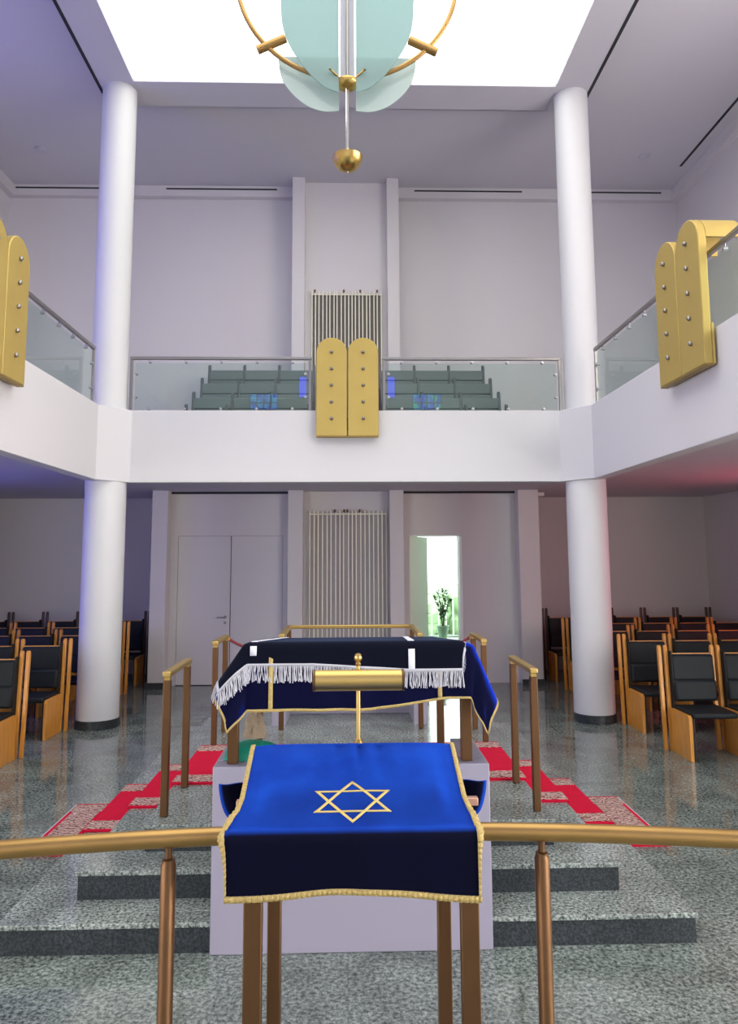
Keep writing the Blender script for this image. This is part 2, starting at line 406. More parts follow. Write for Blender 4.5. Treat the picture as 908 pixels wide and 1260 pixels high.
window(10, 'pink_glow', (LW-.03, LW, 9.0, 10.0, 1.0, 2.8), 3)
window(14, 'winlow', (-LW, -LW+.03, -4.5, 3.2, .9, 2.85), 8)  # added pane, unseen, lifts the dim walls under the gallery
window(15, 'fill_low_r', (LW-.03, LW, -4.5, 3.2, .9, 2.85), 8)  # added stronger pane, unseen, brightens the left bay across the hall
window(11, 'fill_cool', (-1.6, 1.6, RY, RY+.03, 3.2, 6.6), 5)  # this and the next two: added rear panes, fill light only
window(12, 'fill_cool', (-5.6, -3.6, RY, RY+.03, 3.2, 5.8), 3)
window(13, 'fill_cool', (3.6, 5.6, RY, RY+.03, 3.2, 5.8), 3)

# ------------------------------------------------------------------ round columns
def column(x, side, level):
    y = 9.45
    if level == 'lower':
        t = thing('column', 'thick white round column standing on the granite floor %s of the steps' % side, 'column', (x, y, 0))
        MB().lathe([(.247, .10), (.247, ZB+.14)], (x, y, 0), 64).obj('shaft', 'column', t)
        MB().lathe([(.258, 0), (.258, .10), (.247, .103)], (x, y, 0), 64).obj('base_ring', 'riser', t)
    else:
        t = thing('column', 'slender white round column rising from the %s corner of the gallery parapet' % side, 'column', (x, y, 3.84))
        MB().lathe([(.218, 3.70), (.218, ZS+.01)], (x, y, 0), 64).obj('shaft', 'column', t)
        MB().lathe([(.228, 3.841), (.228, 3.85), (.219, 3.856)], (x, y, 0), 64).obj('base_ring', 'column', t)
for x, s in ((-3.0, 'left'), (3.02, 'right')):
    column(x, s, 'lower'); column(x, s, 'upper')

# ------------------------------------------------------------------ stepped stone platform (bimah)
PC = .017
WX0, WX1 = -.70, .742          # outer faces of the white enclosure
t = thing('stone_platform', 'stepped grey granite platform under the draped reading table', 'platform', (PC, 6.3, 0))
def slab(hw, y0, y1, z0, z1, gap_to):
    a = MB(); b = MB(); e = .025
    # treads / top
    if gap_to == y0:
        a.box(PC-hw, PC+hw, y0, y1, z1-e, z1).obj('tread', 'step', t, bevel=.003)
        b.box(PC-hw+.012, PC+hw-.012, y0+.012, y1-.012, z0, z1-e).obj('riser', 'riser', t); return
    a.box(PC-hw, WX0-.001, y0, gap_to, z1-e, z1); a.box(WX1+.001, PC+hw, y0, gap_to, z1-e, z1); a.box(PC-hw, PC+hw, gap_to, y1, z1-e, z1)
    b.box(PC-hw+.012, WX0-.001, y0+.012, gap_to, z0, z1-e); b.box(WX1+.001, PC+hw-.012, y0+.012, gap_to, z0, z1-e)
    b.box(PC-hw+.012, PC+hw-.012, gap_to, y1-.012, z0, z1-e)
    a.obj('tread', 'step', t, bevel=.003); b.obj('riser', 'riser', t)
slab(1.80, 4.12, 8.7, 0, .15, 4.25)
slab(1.50, 4.39, 8.4, .15, .30, 4.42)
slab(1.21, 4.65, 8.1, .30, .45, 4.65)
m = MB(); m.box(WX0+.002, WX1-.002, 4.24, 4.649, 0, .449); m.obj('infill', 'step', t)

# white U-shaped enclosures
def enclosure(name, label, yf, yb, zt, z0f, front_first=True, z0w=.45):
    t = thing(name, label, 'enclosure', ((WX0+WX1)/2, yf, 0))
    th = .13; s = 1 if front_first else -1
    poly = [(WX0, yf), (WX1, yf), (WX1, yb), (WX1-th, yb), (WX1-th, yf+s*th), (WX0+th, yf+s*th), (WX0+th, yb), (WX0, yb)]
    m = MB(); n = 8
    # front panel down to its own base, wings to the platform
    a, b = sorted((yf, yf+s*th)); m.box(WX0, WX1, a, b, z0f, zt); m.obj('front_panel', 'white', t, bevel=.006)
    for x0, x1 in ((WX0, WX0+th), (WX1-th, WX1)):
        c, d = sorted((yf+s*th, yb)); MB().box(x0, x1, c, d, z0w, zt).obj('side_panel', 'white', t, bevel=.004)
    return t
enclosure('table_plinth', 'white lacquered U-shaped plinth in front of the platform under the brass table legs', 4.10, 4.66, .915, 0, True, .452)
t = enclosure('platform_bench', 'white bench enclosure at the far end of the platform behind the reading table', 7.88, 7.22, .90, .45, False)
MB().box(WX0+.13, WX1-.13, 7.5, 7.75, .82, .87).obj('seat', 'leather', t, bevel=.01)

# ------------------------------------------------------------------ brass hand rails on the platform
def side_rail(x, y0, y1, label):
    t = thing('handrail', label, 'handrail', (x, (y0+y1)/2, .45), 'brass handrails round the platform')
    zt = 1.29
    for y in (y0, y1):
        MB().box(x-.022, x+.022, y-.022, y+.022, .452, zt-.04).obj('post', 'bronze', t, bevel=.004)
        MB().box(x-.018, x+.018, y-.018, y+.018, zt-.04, zt-.018).obj('bracket', 'brass', t)
    MB().box(x-.026, x+.026, y0-.03, y1+.03, zt-.02, zt+.012).obj('rail', 'brass_s', t, bevel=.006)
    return t
side_rail(-1.105, 4.80, 5.38, 'brown bronze handrail on two posts at the near left corner of the platform')
side_rail(1.155, 4.80, 5.38, 'brown bronze handrail on two posts at the near right corner of the platform')
side_rail(-1.105, 6.50, 7.02, 'brown bronze handrail at the far left corner behind the red carpet')
side_rail(1.15, 6.50, 7.02, 'brown bronze handrail at the far right corner behind the red carpet')
t = thing('handrail', 'long three-sided brass handrail around the white bench at the back of the platform', 'handrail', (.03, 7.5, .45), 'brass handrails round the platform')
for x in (-.60, .665):
    for y in (7.07, 7.94): MB().box(x-.022, x+.022, y-.022, y+.022, .452, 1.25).obj('post', 'bronze', t, bevel=.004)
    MB().box(x-.026, x+.026, 7.04, 7.92, 1.265, 1.30).obj('side_bar', 'brass_s', t, bevel=.006)
MB().box(-.626, .691, 7.915, 7.967, 1.266, 1.301).obj('rail', 'brass_s', t, bevel=.006)
def rope(a, b, sag, label):
    pts = []
    for i in range(17):
        u = i/16; p = Vector(a).lerp(Vector(b), u); p.z -= sag*4*u*(1-u); pts.append(p)
    o = thing('barrier_rope', label, 'rope', a)
    MB().tube(pts, .013, 8).obj('cord', 'rope', o)
    MB().lathe([(.0, -.02), (.016, -.015), (.018, .015), (0, .02)], a, 12).obj('hook', 'brass', o)
    MB().lathe([(.0, -.02), (.016, -.015), (.018, .015), (0, .02)], b, 12).obj('hook', 'brass', o)
rope((-1.08, 7.03, 1.265), (-.625, 7.07, 1.16), .05, 'dark red rope hung between the two far left handrails')
rope((1.125, 7.03, 1.265), (.69, 7.07, 1.16), .05, 'dark red rope hung between the two far right handrails')

# ------------------------------------------------------------------ red carpet runner over the platform
t = thing('carpet_runner', 'red carpet runner with ornamental cream border crossing the platform and steps', 'carpet', (PC, 5.95, .45))
def runner_path(o):
    L = [(-2.21, .0), (-1.80, .0), (-1.80, .15), (-1.50, .15), (-1.50, .30), (-1.21, .30), (-1.21, .45)]
    pts = [(PC+x-(o if 0 < i and i % 2 == 1 or i == 0 and False else (o if i in (2, 4, 6) else 0)), z+o) for i, (x, z) in enumerate(L)]
    return pts + [(2*PC-x, z) for x, z in reversed(pts)]
def ribbon(y0, y1, o0, o1):
    a = runner_path(o0); b = runner_path(o1); n = len(a); poly = a + b[::-1]
    m = MB()
    vs = [(x, y0, z) for x, z in poly] + [(x, y1, z) for x, z in poly]; N = 2*n
    fs = []
    for i in range(n-1):
        j = N-1-i
        fs += [(i, i+1, j-1, j), (N+i, N+j, N+j-1, N+i+1), (i, N+i, N+i+1, i+1), (j, j-1, N+j-1, N+j)]
    fs += [(0, N-1, 2*N-1, N), (n-1, N+n-1, N+n, n)]
    return m.add(vs, fs)
YN, YF = 5.43, 6.49
ribbon(YN, YF, .001, .013).obj('field', 'red', t)
ribbon(YN+.03, YN+.19, .013, .0155).obj('border', 'redorn', t)
ribbon(YF-.19, YF-.03, .013, .0155).obj('border', 'redorn', t)
for s in (-1, 1):
    x0, x1 = (PC-2.18, PC-1.97) if s < 0 else (PC+1.97, PC+2.18)
    MB().box(x0, x1, YN+.03, YF-.03, .014, .0165).obj('end_border', 'redorn', t)
    xe = PC+s*2.215
    MB().box(min(xe, xe+s*.011), max(xe, xe+s*.011), YN, YF, .001, .008).obj('end_fringe', 'fringe', t)

# ------------------------------------------------------------------ draped cloth surface
class Drape:
    def __init__(s, x0, x1, y0, y1, z0, z1, rho=.03, fl=.1, fr=.1, ff=.05, fb=.05, corner=.25, ripple=0.0, freq=22, lift=0, backw=0):
        s.__dict__.update(locals())
    def p(s, u, v, off=0.0):
        cx = min(max(u, s.x0), s.x1); cy = min(max(v, s.y0), s.y1)
        zt = s.z0+(s.z1-s.z0)*(cy-s.y0)/(s.y1-s.y0)
        a, b = u-cx, v-cy; r = math.hypot(a, b)
        if r < 1e-7: return (cx, cy, zt+off)
        dx, dy = a/r, b/r; w = dx*dx
        fx = s.fl if a < 0 else s.fr; fy = s.ff if b < 0 else s.fb
        flare = fx*w+fy*(1-w)+s.corner*4*w*(1-w)
        rq = s.rho*(PI/2-flare)
        if r < rq:
            an = r/s.rho; h = s.rho*math.sin(an); d = s.rho*(1-math.cos(an)); nh, nz = math.sin(an), math.cos(an)
        else:
            an = PI/2-flare; e = r-rq
            h = s.rho*math.sin(an)+e*math.sin(flare); d = s.rho*(1-math.cos(an))+e*math.cos(flare); nh, nz = math.cos(flare), math.sin(flare)
            q = (u if abs(b) > abs(a) else v)
            h += s.ripple*min(1, e/.12)*math.sin(q*s.freq+1.3*math.sin(q*7))
        h += off*nh
        return (cx+dx*h, cy+dy*h, zt-d+off*nz)
# reading table
TX0, TX1, TY0, TY1 = -.515, .64, 4.08, 5.42
t = thing('reading_table', 'reading table on square brass legs, its top hidden under dark velvet covers', 'table', (.015, 4.75, .45))
m = MB(); m.add([(TX0+.01, TY0+.01, 1.50), (TX1-.01, TY0+.01, 1.50), (TX1-.01, TY1, 1.385), (TX0+.01, TY1, 1.385), (TX0+.01, TY0+.01, 1.53), (TX1-.01, TY0+.01, 1.53), (TX1-.01, TY1, 1.415), (TX0+.01, TY1, 1.415)],
   [(3,2,1,0),(4,5,6,7),(0,1,5,4),(1,2,6,5),(2,3,7,6),(3,0,4,7)]); m.obj('tabletop', 'wood_d', t)
for x, y, z0, zt in ((-.606, 4.17, .917, 1.36), (.653, 4.17, .917, 1.47), (-.60, 5.33, .452, 1.26), (.655, 5.33, .452, 1.40)):
    x -= .02 if x > 0 else -.0
    w = .028 if y < 5 else .024
    MB().box(x-w, x+w, y-w, y+w, z0, zt).obj('leg', 'bronze', t, bevel=.004)
MB().box(-.61, .64, 4.16, 4.18, 1.32, 1.36).obj('cross_bar', 'bronze', t)
# navy velvet cover
DN = Drape(TX0, TX1, TY0, TY1, 1.532, 1.418, rho=.03, fl=.58, fr=.39, ff=.03, fb=.03, corner=.0, ripple=.007, freq=24)
SL, SR, FO, BO = .30, .33, .345, .12
def dfun(D, off=0.0, wob=None):
    def f(u, v): return D.p(u, v, off)
    return f
def frontlen(u, base=FO):      # the front hem rises towards the right, as in the photograph
    return base*(1 - .0) if u < .30 else base
def hem(u):                    # extra length factor of the front overhang
    q = (u-TX0)/(TX1-TX0)
    return 1.0 if q < .55 else 1.0-.16*min(1, (q-.55)/.35)
def navyf(off):
    def f(u, v):
        if v < TY0: v = TY0-(TY0-v)*(hem(u) if u < TX1 else hem(TX1)+(1-hem(TX1))*min(1, (u-TX1)/.2))
        return DN.p(u, v, off)
    return f
tc = thing('table_cover', 'navy blue velvet cover with gold edging hanging over the reading table', 'cloth', (.015, 4.75, 1.5))
us = lin(TX0-SL, TX0, 14)+lin(TX0, TX1, 60)[1:]+lin(TX1, TX1+SR, 14)[1:]
vs = lin(TY0-FO, TY0, 16)+lin(TY0, TY1, 10)[1:]+lin(TY1, TY1+BO, 5)[1:]
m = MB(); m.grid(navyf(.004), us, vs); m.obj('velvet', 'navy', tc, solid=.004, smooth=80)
m = MB(); m.grid(navyf(.008), lin(TX0-SL, TX1+SR, 120), lin(TY0-FO-.002, TY0-FO+.012, 2)); m.obj('gold_edging', 'trim', tc, solid=.004)
for uu in ((TX0-SL-.002, TX0-SL+.012), (TX1+SR-.012, TX1+SR+.002)):
    m = MB(); m.grid(navyf(.008), lin(*uu, 2), lin(TY0-FO, TY1+BO, 50)); m.obj('gold_edging', 'trim', tc, solid=.004)
for x in (-.398, .482):
    m = MB(); m.grid(navyf(.009), lin(x-.011, x+.011, 2), lin(TY0-FO+.012, TY0-.02, 24)); m.obj('gold_band', 'trim', tc, solid=.003)
# black velvet mantle with silver fringe
DK = Drape(TX0-.004, TX1-.045, TY0-.008, TY1-.03, 1.540, 1.425, rho=.022, fl=.62, fr=.05, ff=.04, fb=.03, corner=.04, ripple=.004, freq=18)
KX1 = TX1-.045; KS = .255
def kf(off, extra=0):
    def f(u, v):
        y0 = DK.y0
        if v < y0:
            q = (u-TX0)/(KX1-TX0)
            L = .118+.035*max(0, min(1, (q-.3)/.45)) if q > 0 else .118+.03*min(1, -q*3)
            v = y0-(y0-v)*L/.14
        return DK.p(u, v, off)
    return f
tk = thing('torah_mantle', 'black velvet cloth with silver fringe and white ribbons on the reading table', 'cloth', (0, 4.75, 1.54))
us = lin(TX0-KS, TX0, 12)+lin(TX0, KX1, 40)[1:]+lin(KX1, KX1+.03, 3)[1:]
vs = lin(DK.y0-.14, DK.y0, 12)+lin(DK.y0, DK.y1, 10)[1:]+lin(DK.y1, DK.y1+.1, 4)[1:]
m = MB(); m.grid(kf(.010), us, vs); m.obj('velvet', 'black', tk, solid=.004, smooth=80)
for xa, xb in ((-.490, -.425), (.335, .405)):
    def sf(u, v, xa=xa, xb=xb):
        s = xa+(xb-xa)*max(0, min(1, (v-TY0)/(TY1-TY0)))
        return kf(.0145)(s+u, v)
    m = MB(); m.grid(sf, lin(-.017, .017, 2), lin(DK.y0-(.14 if xa > 0 else .08), DK.y1+.05, 30)); m.obj('ribbon', 'stripe', tk, solid=.002)
# fringe: strands hanging from the hem
m = MB()
f = kf(.013)
def strand(m, p, q, w, L, jit):
    p = Vector(p); d = (Vector(q)-p).normalized()
    e = p + d*.0; a = Vector((0, 0, -1))
    mid = p+d*L*.35+a*L*.15 + Vector((jit, 0, 0)); end = p+d*L*.45+a*L*.6+Vector((jit*2.2, -abs(jit), 0))
    m.tube([e, mid, end], [w, w*.8, w*1.15], 4)
N = 330
for i in range(N+1):
    u = TX0-KS+(KX1+.03-TX0+KS)*i/N
    strand(m, f(u, DK.y0-.128), f(u, DK.y0-.142), .0019, .085+random.uniform(-.006, .01), random.uniform(-.007, .007))
for i in range(150):
    v = DK.y0-.13+(DK.y1-DK.y0+.1)*i/150
    g = kf(.013); strand(m, g(KX1+.02, v), g(KX1+.035, v), .0019, .08, random.uniform(-.005, .005))
    strand(m, g(TX0-KS+.01, v), g(TX0-KS-.005, v), .0019, .08, random.uniform(-.005, .005))
m.obj('fringe', 'fringe', tk)
m = MB(); m.grid(kf(.0145), lin(TX0-KS, KX1+.03, 90), lin(DK.y0-.142, DK.y0-.128, 2)); m.obj('fringe_braid', 'fringe', tk, solid=.004)
m = MB(); m.grid(kf(.0145), lin(KX1+.018, KX1+.034, 2), lin(DK.y0-.14, DK.y1, 40)); m.obj('fringe_braid', 'fringe', tk, solid=.004)
m = MB(); m.grid(kf(.0145), lin(TX0-KS-.002, TX0-KS+.012, 2), lin(DK.y0-.14, DK.y1, 40)); m.obj('fringe_braid', 'fringe', tk, solid=.004)

# green folded cap and beige bundle on the plinth
def lump(name, label, cat, c, rad, mat, fn, n=24):
    m = MB(); prof = []
    us = lin(0, 2*PI, n); vs = lin(0, PI/2, 10)
    def f(u, v):
        k = fn(u, v); r = math.sin(v)*k
        return (c[0]+rad[0]*r*math.cos(u), c[1]+rad[1]*r*math.sin(u), c[2]+rad[2]*math.cos(v)*(1 if v < PI/2 else 1))
    m.grid(f, us, vs); m.add([f(u, PI/2) for u in us[:-1]], [tuple(range(len(us)-1))])
    return tag(m.obj(name, mat, smooth=60), label, cat)
lump('folded_cap', 'teal green folded cloth lying on the left end of the white plinth', 'cloth', (-.515, 4.30, .917), (.165, .11, .085), 'green', lambda u, v: 1+.10*math.cos(3*u+.5)+.05*math.sin(7*u+v*4)+.12*max(0, math.cos(v*3)))
lump('knitted_bundle', 'beige knitted bundle lying on top of the green folded cloth', 'cloth', (-.515, 4.36, 1.003), (.055, .045, .15), 'beige', lambda u, v: 1+.18*math.sin(5*u+v*6)+.14*math.sin(11*u-v*5))

# ------------------------------------------------------------------ lectern with the star cloth
LX0, LX1, LY0, LY1, LZ0, LZ1 = -.385, .425, 2.60, 3.05, 1.10, 1.262
t = thing('lectern', 'bronze lectern frame carrying the blue star cloth at the curved rail', 'lectern', (.02, 2.85, 0))
m = MB(); m.add([(LX0+.02, LY0+.01, LZ0-.035), (LX1-.02, LY0+.01, LZ0-.035), (LX1-.02, LY1-.01, LZ1-.035), (LX0+.02, LY1-.01, LZ1-.035),
                 (LX0+.02, LY0+.01, LZ0-.006), (LX1-.02, LY0+.01, LZ0-.006), (LX1-.02, LY1-.01, LZ1-.006), (LX0+.02, LY1-.01, LZ1-.006)],
   [(3,2,1,0),(4,5,6,7),(0,1,5,4),(1,2,6,5),(2,3,7,6),(3,0,4,7)]); m.obj('top_board', 'wood_d', t)
for xs in ((-.348, -.286, 2.70, .065), (-.284, -.236, 2.86, .048), (.318, .366, 2.86, .048), (.378, .44, 2.70, .062)):
    w = xs[1]-xs[0]; MB().box(xs[0], xs[1], xs[2]-.02, xs[2]+.02, 0, 1.09+(xs[2]-2.7)*.35).obj('leg', 'bronze', t, bevel=.004)
MB().box(-.396, .466, 2.81, 2.84, 1.108, 1.135).obj('cross_bar', P('pink_bronze', (.62, .36, .27), .45, .4), t, bevel=.003)
for x in (-.29, .38): MB().box(x-.09, x+.09, 2.6, 3.0, 0, .02).obj('foot', 'bronze', t, bevel=.004)
# star cloth
DL = Drape(LX0, LX1, LY0, LY1, LZ0+.004, LZ1+.004, rho=.03, fl=.1, fr=.1, ff=.02, fb=.1, corner=.05, ripple=.004, freq=15)
def bulge(u, v):
    q = (u-LX0)/(LX1-LX0); w = (v-LY0)/(LY1-LY0)
    if not (0 < q < 1 and 0 < w < 1): return 0
    def sm(x): x = max(0, min(1, x)); return x*x*(3-2*x)
    e = min(q/.10, (1-q)/.10, 1); b = sm(min((q-.07)/.07, (.93-q)/.07, (1-w)/.22))*.016*sm(w/.45)*(1-w*.3)
    dc = abs(u-.045); pinch = .010*math.sin(dc*60)*max(0, w-.45)*math.exp(-dc*9)*3-.016*math.exp(-(dc/.03)**2)*max(0, w-.6)*2.5+.0010*math.sin(u*21+v*7)*math.sin(v*19-u*5)
    return b+pinch
def lf(off):
    def f(u, v):
        q = (u-LX0)/(LX1-LX0); w = (v-LY0)/(LY1-LY0)
        side = (q-.5)*2
        # the sides are pulled in above the near edge and flare below it
        pull = .035*math.exp(-((w-.35)/.22)**2)*0 + (.014*max(0, min(1, (w-.15)/.2)))
        x = u - side**3*pull + (side**3*(.010 if side > 0 else .030))*max(0, min(1, (.22-w)/.22))
        if v < LY0:
            L = .205+.012*math.cos(q*2*PI)+.012*(q-.3)
            v = LY0-(LY0-v)*L/.2
        X, Y_, Z = DL.p(x, v, off)
        if w > 0: Z -= .010*abs(side)**6
        return (X, Y_, Z+bulge(u, v))
    return f
tl = thing('lectern_cloth', 'bright blue velvet lectern cloth with gold six-pointed star and braid edging', 'cloth', (.02, 2.85, 1.15))
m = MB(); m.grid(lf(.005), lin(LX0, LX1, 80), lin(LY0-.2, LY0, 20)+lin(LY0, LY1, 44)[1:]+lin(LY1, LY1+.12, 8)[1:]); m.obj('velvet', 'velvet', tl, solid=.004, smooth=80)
def braid(u0, u1, v0, v1, nu, nv):
    m = MB()
    def f(u, v):
        k = math.sin((u if nu > nv else v)*2*PI/.016)
        p = lf(.0095+.002*k)(u, v); return p
    m.grid(f, lin(u0, u1, nu), lin(v0, v1, nv)); return m.obj('gold_braid', 'trim', tl, solid=.006, smooth=60)
braid(LX0-.004, LX0+.014, LY0-.2, LY1+.01, 2, 220); braid(LX1-.014, LX1+.004, LY0-.2, LY1+.01, 2, 220); braid(LX0, LX1, LY0-.204, LY0-.186, 260, 2)
# the star: two interlaced outlined triangles on the slope
SCX, SCW, SR_ = .016, 2.712, .163
sl = math.hypot(LY1-LY0, LZ1-LZ0)/(LY1-LY0)
m = MB(); f = lf(.0085)
for rot in (0, PI):
    pts = [Vector((math.sin(rot+k*2*PI/3)*SR_, math.cos(rot+k*2*PI/3)*SR_)) for k in range(3)]
    c = Vector((0, 0))
    wi = 1-.135
    inn = [p*wi for p in pts]
    for k in range(3):
        a, b, ai, bi = pts[k], pts[(k+1) % 3], inn[k], inn[(k+1) % 3]
        n = 14; vs_ = []; 
        for i in range(n+1):
            for p, q in ((a, b), (ai, bi)):
                z = p.lerp(q, i/n); vs_.append(f(SCX+z.x*.93, SCW+z.y*.60/sl))
        m.add(vs_, [(2*i, 2*i+2, 2*i+3, 2*i+1) for i in range(n)])
m.obj('star', 'embroid', tl, solid=.0025)
# the rear side folds of the cloth that show behind the lectern
for s, cx in ((-1, LX0), (1, LX1)):
    def ff(a, r, s=s, cx=cx):
        # a quarter-disc pocket hanging beside the slope
        an = a
        X = cx+s*(-.05+.125*r*math.sin(an)**.5*(1-.25*abs(r*math.cos(an))))
        return (X if False else cx+s*(-.03+.108*math.cos(an)**.8*r), 2.86+.012*math.sin(r*6), 1.182-.14*math.sin(an)*r+.005*math.sin(an*6)*r)
    m = MB(); m.grid(ff, lin(0, PI/2, 16), lin(0.02, 1, 8)); m.obj('side_fold', 'velvet', tl, solid=.008, smooth=70)

# brass reading lamp
t = thing('lectern_lamp', 'brass tubular reading lamp on a thin post at the top of the lectern', 'lamp', (.042, 3.06, 1.26))
MB().tube([(.042, 3.075, 1.22), (.042, 3.075, 1.575)], .0085, 14).obj('post', 'brass_s', t)
MB().lathe([(.026, 1.248), (.028, 1.262), (.016, 1.274), (.011, 1.285)], (.042, 3.075, 0), 24).obj('collar', 'brass', t)
MB().lathe([(.007, 1.56), (.012, 1.57), (.008, 1.578), (.0155, 1.588), (.0165, 1.597), (.011, 1.609), (0, 1.613)], (.042, 3.075, 0), 20).obj('finial', 'brass', t)
MB().lathe([(.0, -.172), (.034, -.172), (.040, -.168), (.040, .168), (.034, .172), (0, .172)], (.043, 3.035, 1.514), 40, axis=0).obj('lamp_shade', 'brass_s', t)
for s in (-1, 1):
    MB().lathe([(.0, -.004), (.0415, -.004), (.0415, .004), (0, .004)], (.043+s*.174, 3.035, 1.514), 32, axis=0).obj('end_cap', 'bronze', t)

# ------------------------------------------------------------------ curved bronze rail in front
t = thing('curved_rail', 'thick curved bronze barrier rail crossing the foreground on two posts', 'rail', (.02, 2.77, 0))
pts = [(x, 2.775-.078*(x-.05)**2, 1.038) for x in lin(-2.3, 2.3, 60)]
MB().tube(pts, .030, 24).obj('rail', 'rail', t)
for x in (-.612, .672):
    y = 2.745; y = 2.775-.078*(x-.05)**2
    MB().tube([(x, y, .95), (x, y, 1.03)], .0125, 14).obj('pin', 'bronze', t)
    MB().lathe([(.0, 0), (.026, 0), (.026, .955), (.022, .962), (.022, .972), (.016, .975), (.0, .975)], (x, y, 0), 28).obj('post', 'bronze', t)
    MB().lathe([(.06, 0), (.06, .012), (.03, .02)], (x, y, 0), 28).obj('base_flange', 'bronze', t)

# ------------------------------------------------------------------ tablets of the law (gold)
def tablet_poly(w, h, n=20):
    pts = [(-w/2, 0), (w/2, 0)]
    r = w/2
    for i in range(n+1):
        a = PI*i/n; pts.append((r*math.cos(a), h-r+r*math.sin(a)))
    return pts
def tablets(loc, rz, w, h, label, deep):
    t = thing('tablets', label, 'tablets', loc, 'golden tablets on the gallery parapet')
    R = Matrix.Rotation(rz, 4, 'Z')
    def place(mb): mb.v = [tuple(R @ Vector(v) + Vector(loc)) for v in mb.v]; return mb
    for s in (-1, 1):
        cx = s*(w/2+.006)
        m = MB(); m.prism([(x+cx, z) for x, z in tablet_poly(w, h)], 1, -.07, 0)
        tb = place(m).obj('tablet', 'gold', t, bevel=.008)
        for k in range(5):
            z = h*(.175+.169*k)
            m = MB(); m.lathe([(0, -.100), (.012, -.097), (.021, -.086), (.021, -.069), (0, -.069)], (cx, 0, z), 14, axis=1)
            q = place(m).obj('stud', 'steel', t); q.parent = tb; q.matrix_parent_inverse = Matrix()
    if deep:
        for s in (1,):
            cx = s*(w/2+.006)
            pol = tablet_poly(w, h)[2:]; r = w/2
            outer = [(x+cx, z) for x, z in pol]; inner = [(cx+(x)*.88, h-r+(z-h+r)*.88) for x, z in pol]
            m = MB(); m.prism(outer+inner[::-1], 1, .0, .30); place(m).obj('rim', 'gold', t)
            m = MB(); m.box(cx-w/2, cx+w/2, 0, .02, 0, .34); place(m).obj('lower_plate', 'gold', t)
    m = MB(); m.box(-w-.004, w+.004, -.066, -.0, -.012, .0); place(m).obj('bottom_edge', 'gold_d', t)
    m = MB(); m.box(-.3, .3, -.0, .03, .08, .25); place(m).obj('mounting', 'gold_d', t)
    return t
tablets((.004, 9.375, 3.495), 0, .385, 1.26, 'pair of golden round-topped tablets in the middle of the gallery parapet', False)
tablets((2.955, 6.31, 3.53), -PI/2, .435, 1.29, 'pair of golden tablets on the right gallery parapet', True)
tablets((-2.955, 6.27, 3.53), PI/2, .435, 1.29, 'golden tablets cut off by the left edge, on the left gallery parapet', False)

# ------------------------------------------------------------------ glass balustrades
def clampm(t, p, ax):
    m = MB(); m.lathe([(0, -.022), (.018, -.018), (.018, .018), (0, .022)], p, 14, axis=ax); m.obj('clamp', 'clampm', t)
def back_bal(x0, x1, label):
    t = thing('glass_balustrade', label, 'balustrade', ((x0+x1)/2, 9.47, 3.84), 'glass balustrades on the gallery parapet')
    MB().box(x0-.02, x1+.02, 9.45, 9.49, 4.505, 4.545).obj('rail', 'steel', t, bevel=.006)
    for x in (x0, x1): MB().box(x-.018, x+.018, 9.455, 9.485, 3.842, 4.51).obj('post', 'steel', t, bevel=.004)
    s = -1 if x0 < 0 else 1
    MB().box(x0+.05, x1-.05, 9.465, 9.475, 3.865, 4.46).obj('glass_pane', 'glass', t)
    n = 5
    for i in range(n):
        x = x0+(x1-x0)*(i+.5)/n
        for z in (4.475, 3.868): clampm(t, (x, 9.47, z), 1)
    for x in (x0+.06, x1-.06):
        for z in (4.02, 4.32): clampm(t, (x, 9.47, z), 1)
back_bal(-2.735, -.47, 'glass balustrade with steel rail between the left column and the centre tablets')
back_bal(.47, 2.745, 'glass balustrade with steel rail between the centre tablets and the right column')
def side_bal(x, label):
    t = thing('glass_balustrade', label, 'balustrade', (x, 7, 3.84), 'glass balustrades on the gallery parapet')
    y1 = 9.0
    MB().box(x-.02, x+.02, 2, y1+.02, 4.505, 4.545).obj('rail', 'steel', t, bevel=.006)
    for y in (y1, 5.4): MB().box(x-.015, x+.015, y-.018, y+.018, 3.842, 4.51).obj('post', 'steel', t, bevel=.004)
    MB().box(x-.005, x+.005, 5.45, y1-.05, 3.865, 4.46).obj('glass_pane', 'glass', t)
    for i in range(8):
        y = 8.72-.42*i
        MB().tube([(x, y, 4.51), (x, y, 4.465)], .008, 8).obj('clamp_stem', 'steel', t)
        clampm(t, (x, y, 4.455), 0)
    for z in (4.02, 4.32): clampm(t, (x, y1-.06, z), 0)
side_bal(-3.06, 'glass balustrade running along the left gallery parapet')
side_bal(3.06, 'glass balustrade running along the right gallery parapet')

